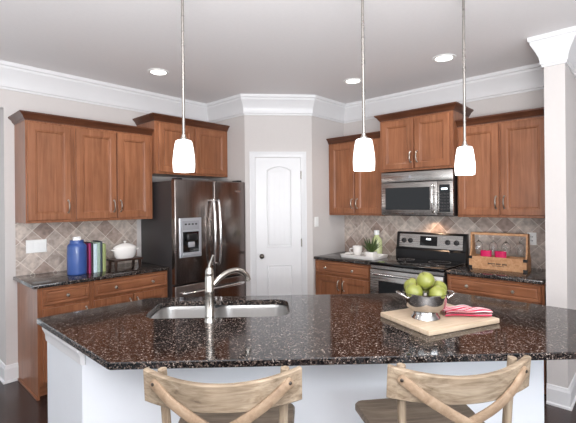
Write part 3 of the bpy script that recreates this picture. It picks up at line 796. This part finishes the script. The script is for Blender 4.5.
def tureen():
    t = thing('tureen', 'white lidded ceramic tureen on the dark wooden stand', 'tureen', (1.790, 3.86, CT + 0.096))
    MB().lathe([(0, 0), (0.084, 0), (0.090, 0.006), (0.104, 0.03), (0.112, 0.065), (0.114, 0.098), (0.110, 0.098), (0.106, 0.065), (0, 0.03)], 36, sx=1.0, sy=0.68).build('bowl', 'ceramic', t, sharp=50)
    ld = MB().lathe([(0.117, 0.0985), (0.117, 0.104), (0.095, 0.122), (0.06, 0.138), (0.025, 0.146), (0, 0.147)], 36, sx=1.0, sy=0.68, cap0=True).build('lid', 'ceramic', t, sharp=50)
    MB().lathe([(0.008, 0.144), (0.008, 0.152), (0.016, 0.160), (0.014, 0.168), (0, 0.170)], 18).build('knob', 'ceramic', ld, sharp=50)
    for s in (-1, 1):
        MB().tube(smoothstep_curve([(s * 0.108, -0.022, 0.078), (s * 0.128, -0.018, 0.086), (s * 0.136, 0, 0.088), (s * 0.128, 0.018, 0.086), (s * 0.108, 0.022, 0.078)], 4), 0.006, 8).build('handle', 'ceramic', t, sharp=60)
tureen()

# ------------------------------------------------------------------ right counter things
TRX, TRY = 3.885, 2.440
def tray():
    t = thing('serving_tray', 'white rectangular serving tray with handles left of the range', 'tray', (TRX, TRY, CT), RB)
    m = MB(); a, b = 0.212, 0.150
    L = []
    for i, z in ((0.0, 0.0), (-0.004, 0.004), (-0.010, 0.036), (-0.002, 0.036), (0.004, 0.010), (0.010, 0.008)):
        L.append([(x, y, z) for x, y in rounded(-a + i, a - i, -b + i, b - i, 0.02, 3)])
    m.loft(L); m.build('tray_body', 'ceramic', t, sharp=40)
    for s in (-1, 1):
        MB().tube(smoothstep_curve([(s * 0.208, -0.045, 0.030), (s * 0.228, -0.03, 0.038), (s * 0.230, 0.03, 0.038), (s * 0.208, 0.045, 0.030)], 4), 0.006, 8).build('handle', 'ceramic', t, sharp=60)
tray()
def mug():
    t = thing('mug', 'white mug on the saucer at the left end of the tray', 'mug', (3.90, 2.535, CT + 0.0175))
    MB().lathe([(0, 0.004), (0.034, 0.004), (0.040, 0.010), (0.054, 0.05), (0.057, 0.105), (0.054, 0.105), (0.051, 0.05), (0.036, 0.014), (0, 0.012)], 30).build('cup', 'ceramic', t, sharp=50)
    MB().tube(smoothstep_curve([(-0.030, 0.046, 0.078), (-0.046, 0.066, 0.075), (-0.050, 0.072, 0.05), (-0.040, 0.058, 0.03), (-0.028, 0.036, 0.026)], 4), 0.005, 8).build('handle', 'ceramic', t, sharp=60)
mug()
def saucer():
    m = MB(); m.lathe([(0, 0), (0.035, 0), (0.07, 0.010), (0.078, 0.014), (0.076, 0.016), (0.04, 0.006), (0, 0.005)], 32, (0, 0, 0))
    o = m.build('saucer', 'ceramic', sharp=50); o.location = (3.90, 2.535, CT + 0.0085); tag(o, 'white saucer under the mug on the tray', 'saucer')
saucer()
def plant():
    t = thing('potted_succulent', 'spiky green succulent in a low white square pot on the tray', 'potted plant', (3.860, 2.330, CT + 0.0085))
    m = MB(); L = [[(x, y, z) for x, y in rounded(-a, a, -a, a, 0.01, 2)] for a, z in ((0.040, 0), (0.046, 0.004), (0.050, 0.068), (0.046, 0.068), (0.044, 0.058))]
    m.loft(L); m.build('pot', 'ceramic', t, sharp=40)
    m = MB(); m.lathe([(0, 0.0605), (0.043, 0.0595)], 16); m.build('soil', 'soil', t)
    random.seed(4); m = MB()
    for k in range(20):
        a = k * 2.4; tilt = 0.12 + 0.75 * (k / 20); L_ = 0.185 - 0.075 * (k / 20) + random.uniform(-.01, .01)
        d = Vector((math.cos(a) * math.sin(tilt), math.sin(a) * math.sin(tilt), math.cos(tilt)))
        base = Vector((math.cos(a) * 0.012, math.sin(a) * 0.012, 0.058))
        pts = [base + d * (L_ * s) + Vector((math.cos(a), math.sin(a), 0)) * (0.02 * s * s) for s in (0, .2, .45, .7, .9, 1)]
        m.tube(pts, [0.007, 0.0105, 0.011, 0.008, 0.004, 0.0008], 8, flat=0.5)
    m.build('leaves', 'leaf', t, sharp=60)
plant()
def bottle():
    t = thing('soap_bottle', 'pale green bottle with a white cap behind the succulent', 'bottle', (4.10, 2.40, CT))
    MB().lathe([(0, 0), (0.056, 0), (0.062, 0.006), (0.063, 0.02), (0.062, 0.17), (0.054, 0.20), (0.032, 0.222), (0.024, 0.23), (0.024, 0.245), (0, 0.245)], 28).build('body', 'pale_green', t, sharp=50)
    MB().lathe([(0, 0.246), (0.031, 0.246), (0.031, 0.292), (0.028, 0.297), (0, 0.297)], 24).build('cap', 'white_plastic', t, sharp=50)
bottle()

# wine-glass crate
KX, KY0, KL, KD = 3.90, 1.305, 0.475, 0.165
def crate():
    t = thing('wine_glass_crate', 'open pine wine glass carrier with black corner brackets on the right counter', 'crate', (KX, KY0, CT), RB)
    W, D, H, TOP = KL, KD, 0.115, 0.330
    m = MB(); m.box(0.012, W - 0.012, 0.008, D - 0.008, 0.004, 0.016); m.build('bottom', 'pine', t)
    m = MB(); m.box(0, W, 0, 0.012, 0, H, 0.001, 1); fb = m.build('front_board', 'pine', t)
    m = MB()
    for k in range(16):
        if k in (6, 11): continue
        m.box(0.165 + k * 0.0098, 0.165 + k * 0.0098 + 0.0065, -0.0008, 0.002, 0.050 if k % 3 else 0.046, 0.062)
    for k in range(10): m.box(0.20 + k * 0.0098, 0.20 + k * 0.0098 + 0.006, -0.0008, 0.002, 0.034, 0.041)
    m.build('stencilled_lettering', 'black', fb)
    m = MB(); m.box(0, W, D - 0.012, D, 0, H, 0.001, 1); m.build('back_board', 'pine', t)
    for x in (0, W - 0.014):
        m = MB(); pr = [(0.0125, 0.0), (D - 0.0125, 0.0), (D - 0.0125, H), (D / 2 + 0.042, H + 0.06), (D / 2 + 0.034, TOP), (D / 2 - 0.034, TOP), (D / 2 - 0.042, H + 0.06), (0.0125, H)]
        m.loft([[(xx, y, z) for y, z in pr] for xx in (x, x + 0.014)]); m.build('end_board', 'pine', t)
    for s in (-1, 1):
        m = MB(); y0 = D / 2 + s * 0.0235; m.box(0.014, W - 0.014, y0 - 0.0155, y0 + 0.0155, TOP - 0.020, TOP, 0.001, 1); m.build('hanging_rail', 'pine', t)
    for x0, x1 in ((-0.001, 0.028), (W - 0.028, W + 0.001)):
        for z0 in (0.0, H - 0.026):
            m = MB(); m.box(x0, x1, -0.0022, 0.0, z0, z0 + 0.026); xs = -0.0022 if x0 < 0.1 else W
            m.box(xs, xs + 0.0022, -0.0022, 0.030, z0, z0 + 0.026); m.build('corner_bracket', 'black', t)
crate()
def wineglass():
    o = thing('wine_glass', 'x', 'wine glass', (0, 0, 0), 0, 'wine glasses hanging in the crate')
    # hangs upside down: origin at the foot's underside resting on the rails, foot up
    MB().lathe([(0, 0.0035), (0.033, 0.002), (0.034, 0.0005), (0.033, 0.0), (0.007, -0.002), (0.0042, -0.012), (0.0038, -0.06), (0.005, -0.078), (0.02, -0.088), (0.034, -0.108), (0.038, -0.13), (0.036, -0.155), (0.031, -0.188),
                (0.0300, -0.188), (0.0348, -0.155), (0.0366, -0.13), (0.0325, -0.109), (0.018, -0.0905), (0.0, -0.083)], 28).build('glass', 'glass', o, sharp=60)
    return o
g0 = wineglass()
glab = ['hanging wine glass at the left end of the crate, by the range', 'hanging wine glass second from the range in the crate', 'hanging wine glass third from the range in the crate', 'hanging wine glass at the right end of the crate, by the outlet']
for k, s in enumerate((0.060, 0.190, 0.295, 0.405)):
    loc = (KX + KD / 2, KY0 - s, CT + 0.3305)
    if k == 0: g0.location = loc; g0['label'] = glab[0]
    else: dup(g0, loc, 0, glab[k])
def napkin(s, label):
    t = tag_o = None
    m = MB()
    random.seed(int(s * 1000)); L = []
    n = 20
    for j, (z, r) in enumerate(((0, 0.034), (0.012, 0.036), (0.07, 0.038), (0.115, 0.040), (0.148, 0.041), (0.151, 0.030), (0.138, 0.010))):
        L.append([(math.cos(2 * PI * i / n) * r * 1.15 * (1 + 0.06 * math.sin(5 * i + j)), math.sin(2 * PI * i / n) * r * 0.5 * (1 + 0.08 * math.sin(3 * i)), z + (0.004 * math.sin(2.2 * i) if j in (4, 5) else 0)) for i in range(n)])
    m.loft(L); o = m.build('napkin_roll', 'pink', sharp=50)
    o.location = (KX + 0.034, KY0 - s, CT + 0.0165); o.rotation_euler = (0, 0, RB)
    tag(o, label, 'napkin', 'pink napkins in the crate')
napkin(0.140, 'hot pink folded napkin in the crate, the one nearer the range')
napkin(0.262, 'hot pink folded napkin in the crate, the one nearer the outlet')

# ------------------------------------------------------------------ island things
BA = rad(-23.0)
def board():
    t = thing('cutting_board', 'pale maple cutting board on the island under the fruit colander', 'cutting board', (2.066, 0.850, CT), BA)
    m = MB(); m.box(-0.235, 0.235, -0.18, 0.18, 0.0005, 0.026, 0.005, 2); m.build('board', 'maple_board', t)
board()
BX, BY, BZ = 1.984, 0.882, CT + 0.0265
def colander():
    t = thing('colander', 'polished steel footed colander full of green apples', 'colander', (BX, BY, BZ), -rad(47.2))
    MB().lathe([(0.070, 0.0), (0.072, 0.001), (0.070, 0.006), (0.063, 0.014), (0.058, 0.026), (0.057, 0.034), (0.054, 0.034), (0.056, 0.024), (0.061, 0.012), (0.068, 0.002)], 36).build('foot', 'steel_bowl', t, sharp=50)
    MB().lathe([(0, 0.027), (0.050, 0.029), (0.078, 0.040), (0.096, 0.060), (0.105, 0.088), (0.109, 0.130), (0.115, 0.131), (0.115, 0.134), (0.107, 0.134), (0.102, 0.090), (0.093, 0.063), (0.076, 0.044), (0.050, 0.033), (0, 0.031)], 40).build('bowl', 'steel_bowl', t, sharp=50)
    for s in (-1, 1):
        MB().tube(smoothstep_curve([(s * 0.100, -0.038, 0.108), (s * 0.122, -0.040, 0.122), (s * 0.140, -0.026, 0.128), (s * 0.144, 0.0, 0.129), (s * 0.140, 0.026, 0.128), (s * 0.122, 0.040, 0.122), (s * 0.100, 0.038, 0.108)], 5), 0.004, 8).build('handle', 'steel_bright', t, sharp=60)
colander()
def apple():
    t = thing('apple', 'x', 'apple', (0, 0, 0), 0, 'green apples in the colander')
    R = 0.0430
    pr = []
    for i in range(19):
        a = PI * i / 18; r = R * math.sin(a) * (1 + 0.06 * math.cos(a)); z = -R * 0.93 * math.cos(a)
        dip = 0.010 * math.exp(-(r / 0.010) ** 2)
        z += -dip if a > PI / 2 else dip * 0.6
        pr.append((r, z))
    MB().lathe(pr, 28).build('skin', 'apple', t, sharp=70)
    MB().tube([(0, 0, R * 0.70), (0.001, 0, R * 0.92), (0.004, 0.001, R * 1.12)], [0.0012, 0.0012, 0.0016], 6).build('stem', 'stem', t)
    return t
a0 = apple()
al = [(-0.066, -0.028, 0.140, 'green apple at the left front of the colander'), (0.040, -0.058, 0.134, 'green apple low at the front right of the colander rim'),
      (-0.052, 0.055, 0.152, 'green apple at the back left of the colander'), (0.076, 0.023, 0.143, 'green apple at the far right of the colander'),
      (0.026, 0.078, 0.148, 'green apple at the back of the colander behind the topmost one'), (0.002, 0.002, 0.190, 'large green apple topmost in the colander')]
for k, (l, d, z, lb) in enumerate(al):
    p = Vector((BX, BY, 0)) + RGT * l + FWD * d; loc = (p.x, p.y, BZ + z)
    o = a0 if k == 0 else dup(a0, loc, 0, lb)
    o.location = loc; o['label'] = lb; o.rotation_euler = ((0.3, -0.2, 0.5), (-0.4, 0.5, 1), (0.1, 0.6, 2), (0.5, -0.3, 3), (0, 0.3, 4), (0.25, -0.35, 5.2))[k]
    if k == 5: o.scale = (1.06, 1.06, 1.06)
def towel():
    # folded, rumpled cloth lying on the board
    bm = bmesh.new(); nu, nv = 34, 28
    uvl = bm.loops.layers.uv.new('uv')
    Lx, Ly = 0.235, 0.135
    def pt(i, j):
        u, v = i / nu, j / nv
        # three layers folded along v
        s = v * 3; k = min(2, int(s)); f = s - k
        y = f if k % 2 == 0 else 1 - f
        z = 0.004 + 0.0070 * k + 0.0035 * (1 - math.cos(PI * max(0, (f - 0.75) / 0.25))) * (k < 2)
        zz = z + (0.007 * math.sin(u * 9 + y * 3) * (0.4 + y) + 0.006 * math.sin(u * 4 - y * 5) + 0.010) * min(1, (k + .6) / 2)
        x = u * Lx - 0.5 * Lx + 0.012 * math.sin(y * 4 + k) + 0.01 * y
        return Vector((x, (y - 0.5) * Ly * (1 - 0.28 * u) + 0.008 * math.sin(u * 6 + k), max(0.0012, zz)))
    g = [[bm.verts.new(pt(i, j)) for j in range(nv + 1)] for i in range(nu + 1)]
    for i in range(nu):
        for j in range(nv):
            f = bm.faces.new((g[i][j], g[i + 1][j], g[i + 1][j + 1], g[i][j + 1]))
            for lp, (a, b) in zip(f.loops, ((i, j), (i + 1, j), (i + 1, j + 1), (i, j + 1))): lp[uvl].uv = (a / nu, b / nv)
    m = MB(); m.bm.free(); m.bm = bm
    o = m.build('dish_towel', 'towel', sharp=80)
    md = o.modifiers.new('thickness', 'SOLIDIFY'); md.thickness = 0.0024; md.offset = 1
    o.location = (2.168, 0.752, CT + 0.0265); o.rotation_euler = (0, 0, rad(-52))
    tag(o, 'red and white striped dish towel folded beside the colander', 'dish towel')
towel()

# ------------------------------------------------------------------ stools
def stool():
    t = thing('counter_stool', 'x', 'stool', (0, 0, 0), 0, 'cross-back counter stools')
    YE, YM, HW = -0.22, -0.290, 0.252
    yr = lambda x: YM + (YE - YM) * (x / HW) ** 2
    # curved top rail
    m = MB(); L = []
    n = 24
    for i in range(n + 1):
        x = -HW + 2 * HW * i / n; a = abs(x) / HW
        y = yr(x); sl = 2 * (YE - YM) * x / HW ** 2
        nn = Vector((sl, -1, 0)).normalized()
        z0 = 0.884 + 0.006 * a * a; z1 = 0.976 + 0.026 * a * a; th = 0.011; c = 0.004
        lean = 0.012
        ring = []
        for q, z in ((th - c, z0), (th, z0 + c), (th, z1 - c), (th - c, z1), (-th + c, z1), (-th, z1 - c), (-th, z0 + c), (-th + c, z0)):
            ly = -lean * (z - z0) / 0.1
            ring.append((x + nn.x * q, y + nn.y * q + ly, z))
        L.append(ring)
    m.loft(L); m.build('back_rail', 'oak', t, sharp=30)
    # seat
    m = MB(); L = []
    def outline(k):
        pts = []
        for x, y in rounded(-0.240, 0.240, -0.21, 0.212, 0.035, 6):
            w = 1 - 0.10 * (0.21 - y) / 0.42
            pts.append((x * w * k, y * k))
        return pts
    for k, z in ((0.96, 0.632), (1.0, 0.640), (1.0, 0.658), (0.975, 0.666), (0.8, 0.662), (0.4, 0.656)):
        L.append([(x, y, z) for x, y in outline(k)])
    m.loft(L); m.build('seat', 'oak_seat', t, sharp=40)
    for s in (-1, 1):
        m = MB(); m.tube(smoothstep_curve([(s * 0.212, -0.262, 0.0), (s * 0.198, -0.228, 0.35), (s * 0.190, -0.205, 0.62), (s * 0.194, -0.205, 0.80), (s * 0.202, -0.222, 0.993)], 5), [0.015] * 21, 12); m.build('leg', 'oak_v', t, sharp=50)
        m = MB(); m.tube([(s * 0.215, 0.215, 0.0), (s * 0.195, 0.175, 0.36), (s * 0.178, 0.150, 0.635)], [0.014, 0.018, 0.019], 12); m.build('leg', 'oak_v', t, sharp=50)
        m = MB(); m.tube([(s * 0.200, -0.228, 0.30), (s * 0.199, 0.185, 0.30)], 0.011, 10); m.build('stretcher', 'oak', t, sharp=50)
        # bentwood strap crossing the back
        pts = [(s * 0.226, yr(0.226) - 0.023, 0.968), (s * 0.206, yr(0.206) - 0.024, 0.955), (s * 0.15, yr(0.15) - 0.024, 0.912), (s * 0.08, yr(0.08) - 0.016, 0.866), (s * 0.0, -0.292 + s * 0.006, 0.816), (-s * 0.08, -0.275 + s * 0.004, 0.770), (-s * 0.15, -0.245, 0.728), (-s * 0.184, -0.224, 0.700)]
        cv = smoothstep_curve(pts, 5); L = []
        for i, p in enumerate(cv):
            tdir = (cv[min(i + 1, len(cv) - 1)] - cv[max(i - 1, 0)]).normalized()
            nor = Vector((2 * 0.07 * p.x / HW ** 2, -1, 0)).normalized()
            a = tdir.cross(nor).normalized(); b = a.cross(tdir).normalized()
            wd = 0.0165; 
            e = i / (len(cv) - 1)
            if i == 0: wd = 0.008
            elif i == 1: wd = 0.0145
            L.append([tuple(p + a * u_ + b * v_) for u_, v_ in ((-wd, -0.003), (-wd + 0.003, -0.0055), (wd - 0.003, -0.0055), (wd, -0.003), (wd, 0.003), (wd - 0.003, 0.0055), (-wd + 0.003, 0.0055), (-wd, 0.003))])
        m = MB(); m.loft(L); st = m.build('cross_strap', 'strap', t, sharp=40)
        p = cv[3]; nor = Vector((2 * 0.07 * p.x / HW ** 2, -1, 0)).normalized()
        m = MB(); m.tube([p + nor * 0.004, p + nor * 0.0075, p + nor * 0.009], [0.006, 0.0055, 0.002], 12); m.build('bolt', 'bronze', st)
    for y, z in ((0.188, 0.24), (-0.236, 0.22)):
        m = MB(); m.tube([(-0.200, y, z), (0.200, y, z)], 0.011, 10); m.build('footrest' if y > 0 else 'stretcher', 'oak', t, sharp=50)
    return t
s0 = stool()
def dl(d, l): p = FWD * d + RGT * l; return (p.x, p.y, 0)
s0.location = dl(1.535, -0.217); s0.rotation_euler = (0, 0, YAW - PI / 2); s0['label'] = 'weathered wooden cross-back counter stool in front of the sink'
dup(s0, dl(1.575, 0.542), YAW - PI / 2 + rad(7.6), 'weathered wooden cross-back counter stool in front of the cutting board')
